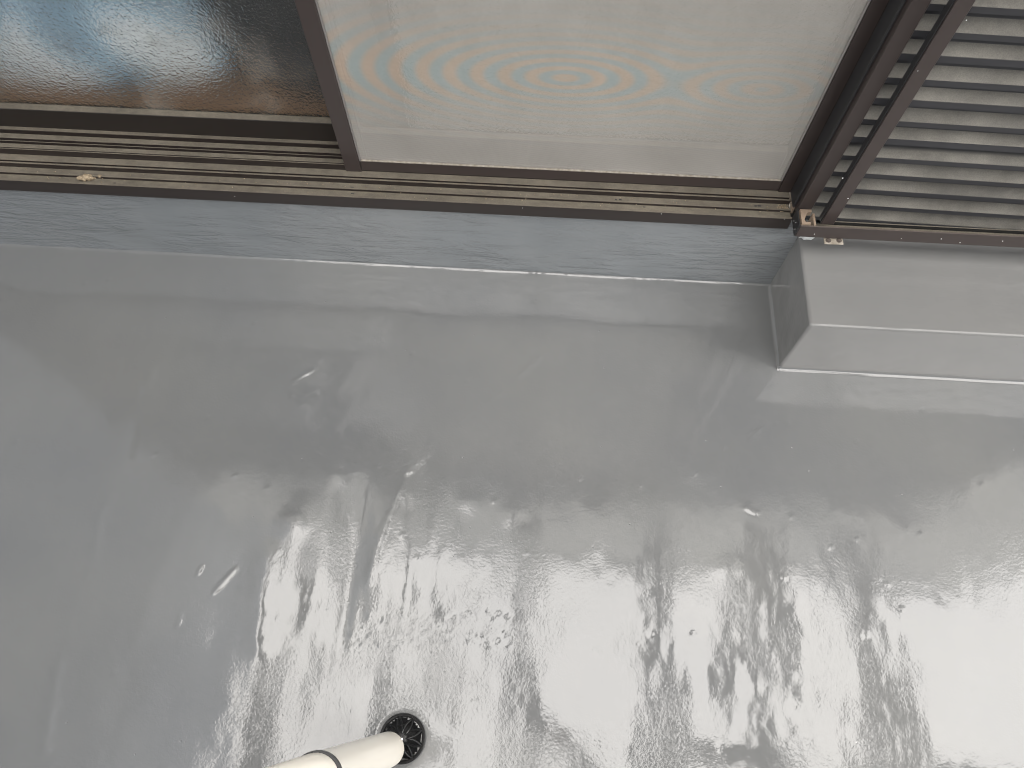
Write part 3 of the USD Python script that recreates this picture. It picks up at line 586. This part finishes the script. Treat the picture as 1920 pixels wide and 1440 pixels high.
arms = chain((sh_r, .055), (el_r, .042)) + chain((sh_l, .055), (el_l, .042))
fore = chain((el_r, .040), (wr, .026)) + chain((el_l, .040), (wr_l, .026))
legs, shoes = [], []
for s in (-1, 1):
    hip, kn, an = pel + V(.09 * s, 0, -.02), V(.115 * s, -.62, .49), V(.12 * s, -.66, .09)
    legs += chain((hip, .085), (kn, .058), (an, .042))
    shoes.append(mf.Manifold.batch_hull([mf.Manifold.sphere(q, 16).scale((1, 1, .8)).translate((.12 * s + dx, yy, q * .8 + .002)) for dx, yy, q in ((0, -.71, .038), (0, -.60, .042), (.008 * s, -.50, .034))]))
head = [mf.Manifold.sphere(.088, 32).scale((.86, 1.05, 1.18)).translate(tuple(hd + V(0, 0, .02))), bone(hd + V(0, .02, -.045), hd + V(0, .05, -.075), .052, .034), bone(nk - V(0, 0, .05), hd - V(0, .02, .05), .052, .050),
        bone(hd + V(0, .088, .0), hd + V(0, .105, -.025), .010, .013)] + [mf.Manifold.sphere(.022, 14).scale((.4, .8, 1.3)).translate(tuple(hd + V(.078 * s, -.01, -.005))) for s in (-1, 1)]
palm = pcn + rt * .097 + dn * .030 - fw * .004
hand = [mf.Manifold.batch_hull([mf.Manifold.sphere(.012, 14).translate(tuple(p)) for p in (palm + dn * .028, palm - dn * .030, wr - dn * .012, wr + dn * .014)])]
for k, (o, ln) in enumerate(((-.030, .062), (-.010, .070), (.010, .066), (.029, .052))):      # four fingers behind the phone
    b0 = palm + dn * o; k1 = b0 + fw * .016 - rt * .010; k2 = b0 + fw * .0165 - rt * (.012 + ln * .55); k3 = b0 + fw * .0155 - rt * ln
    hand += chain((b0, .0098), (k1, .0092), (k2, .0085), (k3, .0075))
hand += chain((palm + dn * .02, .012), (palm - dn * .012 - fw * .016 - rt * .012, .0105), (palm - dn * .02 - fw * .0165 - rt * .045, .0085))
hand_l = [mf.Manifold.batch_hull([mf.Manifold.sphere(.014, 14).translate(tuple(wr_l + V(0, .01 + dy, dz))) for dy, dz in ((-.02, -.02), (.025, -.02), (-.03, -.09), (.03, -.09))])]
for k, (o, ln) in enumerate(((.03, .07), (.01, .078), (-.01, .074), (-.03, .058))):
    b0 = wr_l + V(0, .01 + o, -.092); hand_l += chain((b0, .0095), (b0 + V(.006, 0, -ln * .5), .0088), (b0 + V(.02, 0, -ln * .95), .0076))
hand_l += chain((wr_l + V(.01, .03, -.03), .012), (wr_l + V(.022, .055, -.07), .0105), (wr_l + V(.028, .058, -.1), .0085))
person = thing('person', 'person in dark clothes leaning forward to hold a phone over the floor', 'person')
part('body', join(merge(torso + arms + fore + legs + head, .02, 10), merge(hand, .004, 6), merge(hand_l, .005, 6)), 'skin', person, smooth=True)
infl = lambda t, d: trimesh.Trimesh(t.vertices + t.vertex_normals * d, t.faces, process=False)
part('jacket', infl(merge(torso + arms + chain((el_r, .042), (el_r + (wr - el_r) * .9, .032)) + chain((el_l, .042), (el_l + (wr_l - el_l) * .9, .032)), .02, 8), .014), 'dark_fabric', person, smooth=True)
part('trousers', infl(merge(legs + [torso[1]], .02, 8), .013), 'dark_fabric', person, smooth=True)
for q in shoes: part('shoe', merge([q], .012, 4), 'black_rubber', person, smooth=True)
hair = mf.Manifold.sphere(.097, 32).scale((.88, 1.06, 1.16)).translate(tuple(hd + V(0, -.006, .028))) - mf.Manifold.cube((.3, .2, .3), True).translate(tuple(hd + V(0, .135, -.10))) - mf.Manifold.cube((.4, .4, .2), True).translate(tuple(hd + V(0, 0, -.15)))
part('hair', merge([hair], .012, 3), 'dark_hair', person, smooth=True)
ph = soft_box(-.079, .079, -.037, .037, -.004, .004, .0035, 8)
pv, pf, _ = meshkit.arrays(ph); Q = np.stack([rt, dn, fw])
pv = pv @ Q + (pcn - fw * 0.0)
part('phone', trimesh.Trimesh(pv, pf, process=False), 'black_rubber', None, 30, 'black phone held level above the floor', 'phone')
